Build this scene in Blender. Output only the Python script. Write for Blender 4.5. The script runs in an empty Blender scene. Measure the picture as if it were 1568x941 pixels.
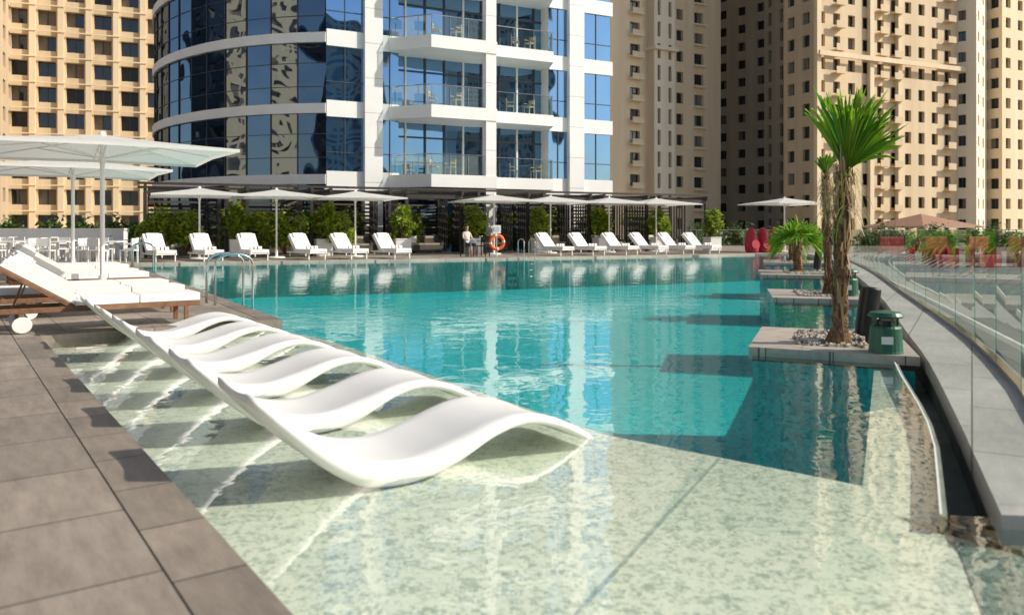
import bpy, math, random, bmesh
from mathutils import Vector, Matrix
random.seed(7)
R=math.radians
scene=bpy.context.scene
scene.view_settings.view_transform='Standard'
scene.view_settings.look='None'
scene.view_settings.exposure=0
# ------------------------------------------------------------- materials
def newmat(name):
    m=bpy.data.materials.new(name); m.use_nodes=True
    nt=m.node_tree; 
    return m,nt,nt.nodes['Principled BSDF'],nt.nodes['Material Output']
def pm(name,col,rough=.6,metal=0,var=.12,scale=3.0,bump=0,bscale=40,spec=.5,col2=None,streak=False):
    m,nt,b,o=newmat(name)
    N=nt.nodes; L=nt.links
    b.inputs['Roughness'].default_value=rough; b.inputs['Metallic'].default_value=metal
    b.inputs['Specular IOR Level'].default_value=spec
    tc=N.new('ShaderNodeTexCoord')
    nz=N.new('ShaderNodeTexNoise'); nz.inputs['Scale'].default_value=scale; nz.inputs['Detail'].default_value=5
    if streak:
        mp=N.new('ShaderNodeMapping'); mp.inputs['Scale'].default_value=(4,4,.35); L.new(tc.outputs['Object'],mp.inputs[0]); L.new(mp.outputs[0],nz.inputs['Vector'])
    else: L.new(tc.outputs['Object'],nz.inputs['Vector'])
    rp=N.new('ShaderNodeValToRGB')
    c1=tuple(c*(1-var) for c in col); c2=col2 if col2 else tuple(min(1,c*(1+var)) for c in col)
    rp.color_ramp.elements[0].color=(*c1,1); rp.color_ramp.elements[0].position=.3
    rp.color_ramp.elements[1].color=(*c2,1); rp.color_ramp.elements[1].position=.7
    L.new(nz.outputs['Fac'],rp.inputs['Fac']); L.new(rp.outputs['Color'],b.inputs['Base Color'])
    if bump>0:
        n2=N.new('ShaderNodeTexNoise'); n2.inputs['Scale'].default_value=bscale; n2.inputs['Detail'].default_value=4
        L.new(tc.outputs['Object'],n2.inputs['Vector'])
        bp=N.new('ShaderNodeBump'); bp.inputs['Strength'].default_value=bump; bp.inputs['Distance'].default_value=.02
        L.new(n2.outputs['Fac'],bp.inputs['Height']); L.new(bp.outputs['Normal'],b.inputs['Normal'])
    return m
def schlick(nt,normal=None,f0=.04,mx=1.0,p=5.0):
    N=nt.nodes;L=nt.links
    lw=N.new('ShaderNodeLayerWeight'); lw.inputs['Blend'].default_value=.5
    if normal: L.new(normal,lw.inputs['Normal'])
    pw=N.new('ShaderNodeMath'); pw.operation='POWER'; pw.inputs[1].default_value=p
    L.new(lw.outputs['Facing'],pw.inputs[0])
    ma=N.new('ShaderNodeMath'); ma.operation='MULTIPLY_ADD'; ma.inputs[1].default_value=1-f0; ma.inputs[2].default_value=f0
    L.new(pw.outputs[0],ma.inputs[0])
    mn=N.new('ShaderNodeMath'); mn.operation='MINIMUM'; mn.inputs[1].default_value=mx
    L.new(ma.outputs[0],mn.inputs[0])
    return mn.outputs[0]
def water_mat():
    m,nt,b,o=newmat('water_surface'); N=nt.nodes;L=nt.links; N.remove(b)
    tc=N.new('ShaderNodeTexCoord')
    n1=N.new('ShaderNodeTexNoise'); n1.inputs['Scale'].default_value=2.6; n1.inputs['Detail'].default_value=3; n1.inputs['Distortion'].default_value=.6
    n2=N.new('ShaderNodeTexNoise'); n2.inputs['Scale'].default_value=.45; n2.inputs['Detail'].default_value=2
    L.new(tc.outputs['Object'],n1.inputs['Vector']); L.new(tc.outputs['Object'],n2.inputs['Vector'])
    b1=N.new('ShaderNodeBump'); b1.inputs['Strength'].default_value=.42; b1.inputs['Distance'].default_value=.012
    b2=N.new('ShaderNodeBump'); b2.inputs['Strength'].default_value=.3; b2.inputs['Distance'].default_value=.02
    L.new(n1.outputs['Fac'],b1.inputs['Height']); L.new(n2.outputs['Fac'],b2.inputs['Height']); L.new(b2.outputs['Normal'],b1.inputs['Normal'])
    tr=N.new('ShaderNodeBsdfTransparent'); tr.inputs['Color'].default_value=(.93,.985,.96,1)
    gl=N.new('ShaderNodeBsdfGlossy'); gl.inputs['Roughness'].default_value=.015; gl.inputs['Color'].default_value=(1,1,1,1)
    L.new(b1.outputs['Normal'],gl.inputs['Normal'])
    f=schlick(nt,b1.outputs['Normal'],.03,.46,3.9)
    mx=N.new('ShaderNodeMixShader'); L.new(f,mx.inputs[0]); L.new(tr.outputs[0],mx.inputs[1]); L.new(gl.outputs[0],mx.inputs[2])
    L.new(mx.outputs[0],o.inputs['Surface']); return m
def clear_glass(name,tint,f0=.05,mx=.6):
    m,nt,b,o=newmat(name); N=nt.nodes;L=nt.links; N.remove(b)
    tr=N.new('ShaderNodeBsdfTransparent'); tr.inputs['Color'].default_value=(*tint,1)
    gl=N.new('ShaderNodeBsdfGlossy'); gl.inputs['Roughness'].default_value=.01; gl.inputs['Color'].default_value=(.9,1,.97,1)
    f=schlick(nt,None,f0,mx)
    x=N.new('ShaderNodeMixShader'); L.new(f,x.inputs[0]); L.new(tr.outputs[0],x.inputs[1]); L.new(gl.outputs[0],x.inputs[2])
    L.new(x.outputs[0],o.inputs['Surface']); return m
def facade_glass(name,dark,tint,f0=.45,wob=.15,scale=.35):
    m,nt,b,o=newmat(name); N=nt.nodes;L=nt.links; N.remove(b)
    tc=N.new('ShaderNodeTexCoord')
    nz=N.new('ShaderNodeTexNoise'); nz.inputs['Scale'].default_value=scale; nz.inputs['Detail'].default_value=1
    L.new(tc.outputs['Object'],nz.inputs['Vector'])
    bp=N.new('ShaderNodeBump'); bp.inputs['Strength'].default_value=wob; bp.inputs['Distance'].default_value=.3
    L.new(nz.outputs['Fac'],bp.inputs['Height'])
    df=N.new('ShaderNodeBsdfDiffuse'); df.inputs['Color'].default_value=(*dark,1)
    gl=N.new('ShaderNodeBsdfGlossy'); gl.inputs['Roughness'].default_value=.02; gl.inputs['Color'].default_value=(*tint,1)
    L.new(bp.outputs['Normal'],gl.inputs['Normal'])
    f=schlick(nt,None,f0,.95)
    x=N.new('ShaderNodeMixShader'); L.new(f,x.inputs[0]); L.new(df.outputs[0],x.inputs[1]); L.new(gl.outputs[0],x.inputs[2])
    L.new(x.outputs[0],o.inputs['Surface']); return m
def tiles(name,c1,c2,mort,w,h,ang,msize=.006,rough=.6,var=.35,offset=.5,nscale=5,yo=0):
    m,nt,b,o=newmat(name); N=nt.nodes;L=nt.links
    tc=N.new('ShaderNodeTexCoord'); mp=N.new('ShaderNodeMapping'); mp.inputs['Rotation'].default_value=(0,0,-ang); mp.inputs['Location'].default_value=(0,yo,0)
    L.new(tc.outputs['Object'],mp.inputs['Vector'])
    br=N.new('ShaderNodeTexBrick'); br.inputs['Scale'].default_value=1; br.inputs['Brick Width'].default_value=w; br.inputs['Row Height'].default_value=h
    br.inputs['Mortar Size'].default_value=msize; br.inputs['Color1'].default_value=(*c1,1); br.inputs['Color2'].default_value=(*c2,1); br.inputs['Mortar'].default_value=(*mort,1)
    br.inputs['Mortar Smooth'].default_value=.2; br.offset=offset
    L.new(mp.outputs[0],br.inputs['Vector'])
    ms=N.new('ShaderNodeMapping'); ms.inputs['Scale'].default_value=(.35,1.6,1); L.new(mp.outputs[0],ms.inputs[0])
    nz=N.new('ShaderNodeTexNoise'); nz.inputs['Scale'].default_value=nscale*1.6; nz.inputs['Detail'].default_value=10; nz.inputs['Roughness'].default_value=.75
    L.new(ms.outputs[0],nz.inputs['Vector'])
    nb_=N.new('ShaderNodeTexNoise'); nb_.inputs['Scale'].default_value=.8; nb_.inputs['Detail'].default_value=3; L.new(tc.outputs['Object'],nb_.inputs['Vector'])
    av=N.new('ShaderNodeMath'); av.operation='MULTIPLY_ADD'; av.inputs[1].default_value=.6; L.new(nz.outputs['Fac'],av.inputs[0])
    a2=N.new('ShaderNodeMath'); a2.operation='MULTIPLY'; a2.inputs[1].default_value=.4; L.new(nb_.outputs['Fac'],a2.inputs[0]); L.new(a2.outputs[0],av.inputs[2])
    mr=N.new('ShaderNodeMapRange'); mr.inputs[1].default_value=.36; mr.inputs[2].default_value=.64; mr.inputs[3].default_value=1-var; mr.inputs[4].default_value=1+var
    L.new(av.outputs[0],mr.inputs[0])
    mx=N.new('ShaderNodeVectorMath'); mx.operation='SCALE'
    L.new(br.outputs['Color'],mx.inputs[0]); L.new(mr.outputs[0],mx.inputs['Scale'])
    L.new(mx.outputs[0],b.inputs['Base Color']); b.inputs['Roughness'].default_value=rough
    bp=N.new('ShaderNodeBump'); bp.inputs['Strength'].default_value=.4; bp.inputs['Distance'].default_value=.004; bp.invert=True
    ad=N.new('ShaderNodeMath'); ad.operation='MULTIPLY_ADD'; ad.inputs[1].default_value=-.5
    L.new(nz.outputs['Fac'],ad.inputs[0]); L.new(br.outputs['Fac'],ad.inputs[2])
    L.new(ad.outputs[0],bp.inputs['Height']); L.new(bp.outputs['Normal'],b.inputs['Normal'])
    return m
def mosaic(name,cols,scale=45,big=.0,rough=.5,mid=(.42,.58)):
    m,nt,b,o=newmat(name); N=nt.nodes;L=nt.links
    tc=N.new('ShaderNodeTexCoord')
    vo=N.new('ShaderNodeTexVoronoi'); vo.inputs['Scale'].default_value=scale; vo.inputs['Randomness'].default_value=.35
    L.new(tc.outputs['Object'],vo.inputs['Vector'])
    sp=N.new('ShaderNodeSeparateColor'); L.new(vo.outputs['Color'],sp.inputs[0])
    nz=N.new('ShaderNodeTexNoise'); nz.inputs['Scale'].default_value=scale*.3; nz.inputs['Detail'].default_value=4; nz.inputs['Roughness'].default_value=.6
    L.new(tc.outputs['Object'],nz.inputs['Vector'])
    ma=N.new('ShaderNodeMath'); ma.operation='MULTIPLY_ADD'; ma.inputs[1].default_value=.25; L.new(sp.outputs[0],ma.inputs[0])
    m2=N.new('ShaderNodeMath'); m2.operation='MULTIPLY'; m2.inputs[1].default_value=.75; L.new(nz.outputs['Fac'],m2.inputs[0])
    L.new(m2.outputs[0],ma.inputs[2])
    rp=N.new('ShaderNodeValToRGB'); e=rp.color_ramp.elements
    e[0].position=mid[0]; e[0].color=(*cols[0],1); e[1].position=mid[1]; e[1].color=(*cols[1],1)
    L.new(ma.outputs[0],rp.inputs['Fac']); L.new(rp.outputs['Color'],b.inputs['Base Color'])
    b.inputs['Roughness'].default_value=rough; return m
def leaf_mat(name,c1,c2,transl=.35):
    m,nt,b,o=newmat(name); N=nt.nodes;L=nt.links
    g=N.new('ShaderNodeNewGeometry')
    rp=N.new('ShaderNodeValToRGB'); rp.color_ramp.elements[0].color=(*c1,1); rp.color_ramp.elements[1].color=(*c2,1)
    L.new(g.outputs['Random Per Island'],rp.inputs['Fac']); L.new(rp.outputs['Color'],b.inputs['Base Color'])
    b.inputs['Roughness'].default_value=.5
    t=N.new('ShaderNodeBsdfTranslucent'); L.new(rp.outputs['Color'],t.inputs['Color'])
    x=N.new('ShaderNodeMixShader'); x.inputs[0].default_value=transl
    L.new(b.outputs[0],x.inputs[1]); L.new(t.outputs[0],x.inputs[2]); L.new(x.outputs[0],o.inputs['Surface']); return m
def person_mat():
    m,nt,b,o=newmat('skin_and_clothes'); N=nt.nodes;L=nt.links
    tc=N.new('ShaderNodeTexCoord'); sp=N.new('ShaderNodeSeparateXYZ'); L.new(tc.outputs['Object'],sp.inputs[0])
    rp=N.new('ShaderNodeValToRGB'); rp.color_ramp.interpolation='CONSTANT'
    mr=N.new('ShaderNodeMath'); mr.operation='DIVIDE'; mr.inputs[1].default_value=1.5; L.new(sp.outputs[2],mr.inputs[0]); L.new(mr.outputs[0],rp.inputs[0])
    e=rp.color_ramp.elements; e[0].position=0; e[0].color=(.42,.22,.14,1); e[1].position=.29; e[1].color=(.05,.06,.10,1)
    x=e.new(.40); x.color=(.55,.48,.42,1); x=e.new(.72); x.color=(.42,.22,.14,1); x=e.new(.865); x.color=(.02,.012,.008,1)
    L.new(rp.outputs[0],b.inputs['Base Color']); return m

EA=math.atan2(.814,-.581)
M={}
M['deck']=tiles('deck_stone',(.33,.275,.22),(.225,.19,.155),(.06,.05,.042),.72,.52,EA,yo=.088,msize=.006)
M['border']=tiles('border_stone',(.26,.215,.17),(.19,.16,.13),(.05,.042,.035),.55,5,EA,offset=0,yo=2)
M['walk']=tiles('walkway_stone',(.40,.385,.35),(.33,.32,.29),(.12,.11,.1),1.2,.6,R(60),var=.2)
M['slab']=tiles('planter_stone',(.44,.38,.32),(.36,.315,.27),(.12,.1,.09),.75,.5,R(30),var=.25)
M['darkstone']=pm('dark_stone',(.05,.048,.045),.4)
M['shelf']=mosaic('shelf_mosaic',((.38,.43,.35),(.78,.77,.63)),60,mid=(.35,.53))
M['joint']=mosaic('joint_mosaic',((.30,.35,.30),(.50,.53,.46)),55)
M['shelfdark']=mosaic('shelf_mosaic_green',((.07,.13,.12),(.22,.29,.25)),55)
M['deep']=mosaic('pool_mosaic',((.004,.44,.47),(.012,.63,.64)),30)
M['water']=water_mat()
M['white']=pm('white_plastic',(.80,.785,.745),.35,var=.02)
M['cushion']=pm('white_cushion',(.80,.77,.73),.85,var=.04,bump=.15,bscale=30)
M['canvas']=leaf_mat('white_canvas',(.78,.76,.72),(.80,.78,.74),.3)
M['wood']=pm('teak',(.20,.10,.05),.5,var=.3,scale=12)
M['darkwood']=pm('dark_brown_metal',(.035,.026,.022),.5,var=.2)
M['black']=pm('black_plastic',(.012,.012,.012),.35)
M['steel']=pm('steel',(.6,.6,.6),.15,metal=1,var=.05)
M['fence']=clear_glass('fence_glass',(.94,.985,.965),.05,.5)
M['balglass']=clear_glass('balcony_glass',(.80,.90,.88),.10,.5)
M['edgeglass']=clear_glass('glass_edge',(.62,.86,.78),.10,.5)
M['tglass']=facade_glass('tower_glass_blue',(.008,.045,.11),(.32,.58,.92),.55,.16,.4)
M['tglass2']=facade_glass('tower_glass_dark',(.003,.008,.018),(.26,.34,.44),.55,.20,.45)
M['panel']=pm('white_cladding',(.82,.81,.78),.45,var=.04,scale=.8)
M['mull']=pm('mullion',(.05,.06,.07),.4)
M['lobby']=facade_glass('lobby_glass',(.02,.016,.012),(.35,.32,.28),.25)
M['wglass']=facade_glass('window_glass',(.03,.033,.038),(.5,.55,.6),.12)
M['dglass']=facade_glass('dark_tower_cladding',(.012,.018,.028),(.3,.38,.5),.12)
M['wcurt']=pm('window_curtain',(.20,.175,.14),.8)
M['wdark']=pm('window_dark',(.02,.02,.02),.3)
M['soffit']=pm('soffit',(.5,.5,.48),.7)
M['b1']=pm('render_beige',(.68,.53,.34),.8,var=.10,scale=.15,streak=True)
M['b2']=pm('render_sand',(.78,.63,.42),.8,var=.08,scale=.15,streak=True)
M['b3']=pm('render_brown_and_shade',(.50,.39,.26),.8,var=.12,scale=.15,streak=True)  # brown walls, plus shade painted onto tower sides and reflected towers
M['b4']=pm('render_cream',(.82,.72,.55),.8,var=.06,scale=.15,streak=True)
M['leaf']=leaf_mat('foliage',(.09,.19,.015),(.40,.46,.04),.45)
M['leafd']=leaf_mat('foliage_dark',(.03,.07,.012),(.10,.17,.025))
M['palm']=leaf_mat('palm_leaf',(.08,.26,.012),(.33,.50,.035),.5)
M['dead']=leaf_mat('palm_dry',(.24,.13,.055),(.62,.45,.24),.25)
M['bark']=pm('palm_bark',(.17,.09,.045),.9,var=.5,scale=25,bump=1,bscale=50)
M['gravel']=mosaic('gravel',((.16,.12,.09),(.62,.55,.46)),40,rough=.8,mid=(.35,.6))
M['green']=pm('green_plastic',(.015,.10,.06),.4)
M['red']=pm('red_fabric',(.40,.010,.03),.6)
M['orange']=pm('orange_ring',(.85,.14,.015),.4)
M['roof']=pm('terracotta',(.34,.18,.11),.8,bump=.5)
M['ground']=pm('ground_sand',(.26,.21,.15),.9,scale=.05,var=.3)
M['terr']=pm('terrace_paving',(.22,.21,.18),.8,scale=.5)
M['sofa']=pm('sofa_fabric',(.10,.085,.07),.9)
M['stripe']=pm('towel_stripe',(.12,.08,.05),.9)
M['whitewall']=pm('white_wall',(.76,.75,.72),.6,var=.04)
M['gutter']=pm('gutter_concrete',(.20,.21,.16),.7,var=.3,scale=4)
M['wicker']=pm('wicker',(.45,.38,.28),.8)
M['person']=person_mat()

# ------------------------------------------------------------- mesh builder
class MB:
    def __init__(s): s.v=[];s.f=[];s.m=[];s.mats=[]
    def mi(s,k):
        if k not in s.mats: s.mats.append(k)
        return s.mats.index(k)
    def face(s,pts,k):
        b=len(s.v); s.v+= [tuple(p) for p in pts]; s.f.append(tuple(range(b,b+len(pts)))); s.m.append(s.mi(k))
    def hexa(s,p,k):
        b=len(s.v); s.v+=[tuple(q) for q in p]
        for f in ((3,2,1,0),(4,5,6,7),(0,1,5,4),(1,2,6,5),(2,3,7,6),(3,0,4,7)):
            s.f.append(tuple(b+i for i in f)); s.m.append(s.mi(k))
    def box(s,x0,x1,y0,y1,z0,z1,k,T=None):
        p=[(x0,y0,z0),(x1,y0,z0),(x1,y1,z0),(x0,y1,z0),(x0,y0,z1),(x1,y0,z1),(x1,y1,z1),(x0,y1,z1)]
        if T: p=[T(*q) for q in p]
        s.hexa(p,k)
    def prism(s,poly,z0,z1,k,top=None,bottom=True):
        n=len(poly)
        b=len(s.v); s.v+=[(x,y,z0) for x,y in poly]+[(x,y,z1) for x,y in poly]
        for i in range(n):
            j=(i+1)%n; s.f.append((b+i,b+j,b+n+j,b+n+i)); s.m.append(s.mi(k))
        s.f.append(tuple(b+n+i for i in range(n))); s.m.append(s.mi(top or k))
        if bottom: s.f.append(tuple(b+i for i in reversed(range(n)))); s.m.append(s.mi(k))
    def tube(s,pts,rad,k,n=8,cap=True):
        pts=[Vector(p) for p in pts]; b=len(s.v); m=len(pts)
        if not hasattr(rad,'__len__'): rad=[rad]*m
        up=None
        for i,p in enumerate(pts):
            d=(pts[min(i+1,m-1)]-pts[max(i-1,0)]).normalized()
            if up is None: up=Vector((0,0,1)) if abs(d.z)<.9 else Vector((1,0,0))
            a=d.cross(up).normalized(); c=a.cross(d).normalized(); up=c
            for j in range(n):
                t=2*math.pi*j/n; s.v.append(tuple(p+(a*math.cos(t)+c*math.sin(t))*rad[i]))
        for i in range(m-1):
            for j in range(n):
                q=(j+1)%n; s.f.append((b+i*n+j,b+i*n+q,b+(i+1)*n+q,b+(i+1)*n+j)); s.m.append(s.mi(k))
        if cap:
            s.f.append(tuple(b+j for j in reversed(range(n)))); s.m.append(s.mi(k))
            s.f.append(tuple(b+(m-1)*n+j for j in range(n))); s.m.append(s.mi(k))
    def mesh(s,name,smooth=False):
        me=bpy.data.meshes.new(name); me.from_pydata(s.v,[],s.f)
        for k in s.mats: me.materials.append(M[k])
        me.polygons.foreach_set('material_index',s.m)
        if smooth: me.polygons.foreach_set('use_smooth',[True]*len(s.f))
        me.update(); return me
    def obj(s,name,parent=None,smooth=False,bevel=0,loc=(0,0,0),rot=0,recalc=False):
        me=s.mesh(name,smooth)
        if recalc:
            bm=bmesh.new(); bm.from_mesh(me); bmesh.ops.recalc_face_normals(bm,faces=bm.faces); bm.to_mesh(me); bm.free()
        return add(name,me,loc,rot,parent,bevel)
def add(name,me,loc=(0,0,0),rot=0,parent=None,bevel=0,scale=1):
    o=bpy.data.objects.new(name,me); scene.collection.objects.link(o)
    o.location=loc; o.rotation_euler=(0,0,rot) if not hasattr(rot,'__len__') else rot
    o.scale=(scale,)*3 if not hasattr(scale,'__len__') else scale
    if parent: o.parent=parent
    if bevel:
        b=o.modifiers.new('bevel','BEVEL'); b.width=bevel; b.segments=2; b.limit_method='ANGLE'
    return o
def empty(name,loc=(0,0,0)):
    o=bpy.data.objects.new(name,None); scene.collection.objects.link(o); o.location=loc; return o
def frame(P0,P1):
    d=Vector((P1[0]-P0[0],P1[1]-P0[1])); W=d.length; d/=W; n=Vector((d.y,-d.x))
    return (lambda u,o,z:(P0[0]+d.x*u+n.x*o,P0[1]+d.y*u+n.y*o,z)),W
def hermite(xs,ys,x):
    n=len(xs)
    if x<=xs[0]: return ys[0]
    if x>=xs[-1]: return ys[-1]
    for i in range(n-1):
        if x<=xs[i+1]: break
    def sl(j):
        if j==0: return (ys[1]-ys[0])/(xs[1]-xs[0])
        if j==n-1: return (ys[-1]-ys[-2])/(xs[-1]-xs[-2])
        return (ys[j+1]-ys[j-1])/(xs[j+1]-xs[j-1])
    h=xs[i+1]-xs[i]; t=(x-xs[i])/h
    return ((2*t**3-3*t*t+1)*ys[i]+(t**3-2*t*t+t)*h*sl(i)+(-2*t**3+3*t*t)*ys[i+1]+(t**3-t*t)*h*sl(i+1))
def smoothline(P,step=.6):
    s=[0]
    for a,b in zip(P,P[1:]): s.append(s[-1]+math.hypot(b[0]-a[0],b[1]-a[1]))
    n=max(2,int(s[-1]/step)); out=[]
    for i in range(n+1):
        t=s[-1]*i/n; out.append((hermite(s,[p[0] for p in P],t),hermite(s,[p[1] for p in P],t)))
    return out

# ------------------------------------------------------------- ground, pool, deck
g=MB(); g.face([(-1500,-1500,-3),(1500,-1500,-3),(1500,1500,-3),(-1500,1500,-3)],'ground'); g.obj('ground')
weir=smoothline([(1.82,3.39),(2.55,4.87),(3.42,7.1),(4.2,8.9),(6.05,13.6),(9.05,21.8),(12.4,31.6),(14.1,38.6)],.6)
far=[(-13.2,27.3),(-4.15,30.9),(8.2,36.5),(11.7,38.4),(14.1,38.6)]
deck_poly=[(3.18,-3),(-5.1,8.6),(-2.95,10.2)]+far+[(24,56),(24,75),(-70,75),(-70,-12),(3.18,-12)]
d=MB(); d.prism(deck_poly,-1.5,0,'deck'); d.obj('pool_deck')
def strip(mb,A,B,w,z0,z1,k,side=1,off=.003):
    t=Vector((B[0]-A[0],B[1]-A[1])).normalized(); n=Vector((-t.y,t.x))*side
    a=Vector(A)-n*off; b_=Vector(B)-n*off
    mb.hexa([(a.x,a.y,z0),(b_.x,b_.y,z0),(b_.x+n.x*w,b_.y+n.y*w,z0),(a.x+n.x*w,a.y+n.y*w,z0),(a.x,a.y,z1),(b_.x,b_.y,z1),(b_.x+n.x*w,b_.y+n.y*w,z1),(a.x+n.x*w,a.y+n.y*w,z1)],k)
bd=MB()
strip(bd,(3.18,-3),(-5.1,8.6),.24,-.14,.005,'border',1)
strip(bd,(-5.1,8.6),(-2.95,10.2),.24,-.14,.007,'border',1)
strip(bd,(-2.95,10.2),(-13.2,27.3),.24,-.14,.005,'border',1)
for a,b_ in zip(far,far[1:]): strip(bd,a,b_,.3,-.14,.006,'slab',1)
bd.obj('pool_edge_coping')
deepw=[p for p in weir if p[1]>=8.9]
deep=[(1.77,4.02),(.58,5.03),(-.255,6.35),(-2.18,9.37),(-2.95,10.2)]+far[:-1]+list(reversed(deepw))+[(3.53,7.75)]
shelf=[(3.18,-3),(-5.1,8.6),(-2.95,10.2),(-2.18,9.37),(-.255,6.35),(.58,5.03),(1.77,4.02),(3.53,7.75)]+list(reversed([p for p in weir if p[1]<=deepw[0][1]+.01]))+[(3.3,3.15),(4,-3)]
p=MB()
p.face([(x,y,-1.3) for x,y in deep],'deep')
for i in range(len(deep)):
    a,b_=deep[i],deep[(i+1)%len(deep)]
    p.face([(a[0],a[1],-1.3),(b_[0],b_[1],-1.3),(b_[0],b_[1],-.14),(a[0],a[1],-.14)],'deep')
p.face([(x,y,-.14) for x,y in shelf],'shelf')
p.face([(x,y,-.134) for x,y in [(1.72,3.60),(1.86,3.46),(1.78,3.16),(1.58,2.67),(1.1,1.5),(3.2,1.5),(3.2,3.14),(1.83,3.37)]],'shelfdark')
strip(p,(1.17,4.5),(.21,2.67),.018,-.139,-.136,'joint')
strip(p,(.21,2.67),(-.3,1.6),.018,-.139,-.136,'joint')
p.obj('swimming_pool')
w=MB(); w.face([(x,y,-.06) for x,y in [(3.18,-3),(-5.1,8.6),(-2.95,10.2)]+far[:-1]+list(reversed(weir))+[(3.3,3.15),(4,-3)]],'water')
me=w.mesh('water')
wo=add('water',me)
if me.polygons[0].normal.z<0: me.flip_normals()
k=MB()
for a,b_ in zip(weir,weir[1:]):
    strip(k,a,b_,.03,-1.5,-.066,'gutter',-1,0); strip(k,a,b_,.010,-.0655,-.056,'whitewall',-1,0)
k.obj('overflow_weir')
wl=[(1.98,3.22),(2.76,4.95),(3.70,7.1),(4.42,8.9),(6.3,13.6),(9.3,21.8),(12.62,31.6),(14.3,38.6)]
wr=[(2.62,3.15),(2.98,4.2),(3.66,5.5),(4.9,8.35),(7.15,14.3),(10.15,22.3),(13.65,32.6),(16.2,40.5)]
wl=smoothline(wl,.8); wr2=smoothline(wr,.8)
k=MB(); k.prism(wl+list(reversed(wr2)),-.14,0,'walk'); 
wl_in=[(x+.05,y-.01) for x,y in wl]
k.prism(wl_in+list(reversed(wr2)),-1.6,-.141,'gutter')
k.face([(x,y,-.40) for x,y in weir+list(reversed(wl_in))],'gutter'); k.obj('walkway',recalc=True)
# glass fence
fe=MB()
fl=smoothline([(2.5,3.3),(2.88,4.2),(3.57,5.55),(4.80,8.35),(7.05,14.3),(10.05,22.3),(13.55,32.6),(17,43),(21,55)],1.3)
for a,b_ in zip(fl,fl[1:]):
    T,W=frame(a,b_)
    fe.face([T(.008,0,.04),T(W-.004,0,.04),T(W-.004,0,1.13),T(.008,0,1.13)],'fence')
    fe.box(.008,W-.004,-.005,.005,1.131,1.136,'edgeglass',T)
    fe.box(-.001,.006,-.004,.004,.04,1.13,'edgeglass',T)
    fe.box(-.001,W,-.03,.03,0.0,.05,'steel',T)
fe.obj('glass_fence')
fe=MB()
for a,b_ in [((8,56),(21,55)),((21,55),(40,57))]:
    T,W=frame(a,b_); n=int(W/1.5)
    for i in range(n):
        u=i*W/n
        fe.face([T(u+.02,0,.05),T(u+W/n-.02,0,.05),T(u+W/n-.02,0,1.13),T(u+.02,0,1.13)],'fence')
        fe.box(u-.02,u+.02,-.02,.02,0,1.15,'steel',T)
    fe.box(0,W,-.03,.03,1.14,1.18,'steel',T)
fe.obj('glass_fence')
t=MB(); t.prism([(8.3,16),(30,14),(70,40),(70,110),(24.5,110),(24.5,56),(17,42),(13.9,32.6)],-2.8,-.6,'terr'); t.obj('terrace')
fn=MB()  # row of curved white strips on a bar, outside the fence
fl2=smoothline([(5.2,4.9),(6.6,7.9),(8.8,13.9),(11.6,21.9),(15.0,32.2)],.75)
for i,(a,b_) in enumerate(zip(fl2,fl2[1:])):
    T,W=frame(a,b_)
    prev=None
    for j in range(13):
        q=j/12; z=.34-.85*q; o=.12-.62*math.sin(q*2.6)*(1-.3*q); wd=.015+.085*math.sin(math.pi*min(1,q*.9+.08))
        cur=(T(.0,o-wd,z),T(.0,o+wd,z+.03),T(.05,o+wd,z+.03),T(.05,o-wd,z))
        if prev:
            for c in range(4): fn.face([prev[c],prev[(c+1)%4],cur[(c+1)%4],cur[c]],'white')
        prev=cur
    fn.box(0,W,-.52,-.46,-.62,-.54,'white',T)
fn.obj('curved_white_strips')

# ------------------------------------------------------------- planters in the pool
def planter(name,poly,bed):
    m=MB(); m.prism(poly,-.085,.0,'slab')
    cx=sum(a for a,b in poly)/4; cy=sum(b for a,b in poly)/4
    ins=[(cx+(a-cx)*.95,cy+(b-cy)*.95) for a,b in poly]
    m.prism(ins,-1.29,-.086,'deep')
    m.prism([(cx+(a-cx)*.955,cy+(b-cy)*.955) for a,b in poly],-.14,-.087,'darkstone')
    m.prism(bed,-.02,.006,'gravel')
    for i in range(300):
        a=random.random();b=random.random()
        P=[(1-a)*(1-b),a*(1-b),a*b,(1-a)*b]; x=sum(P[j]*bed[j][0] for j in range(4)); y=sum(P[j]*bed[j][1] for j in range(4))
        r=random.uniform(.012,.034); m.tube([(x,y,.0),(x,y,.012+r*.5),(x,y,.012+r)],[r,r*.95,r*.4],'gravel',5)
    return m.obj(name)
planter('pool_planter',[(2.33,7.85),(3.70,7.22),(4.32,8.95),(2.98,9.5)],[(2.85,8.0),(3.45,7.72),(3.82,8.75),(3.2,9.0)])
planter('pool_planter',[(4.45,13.6),(6.02,13.05),(6.6,15.0),(5.0,15.6)],[(5.0,13.85),(5.7,13.6),(6.0,14.8),(5.3,15.0)])
planter('pool_planter',[(6.45,20.6),(8.5,19.9),(9.2,22.3),(7.1,23.0)],[(7.2,20.8),(8.1,20.6),(8.5,22.0),(7.6,22.3)])
planter('pool_planter',[(8.9,28.2),(11.0,27.5),(11.8,30),(9.7,30.7)],[(9.7,28.5),(10.5,28.2),(10.9,29.7),(10.1,30)])

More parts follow.
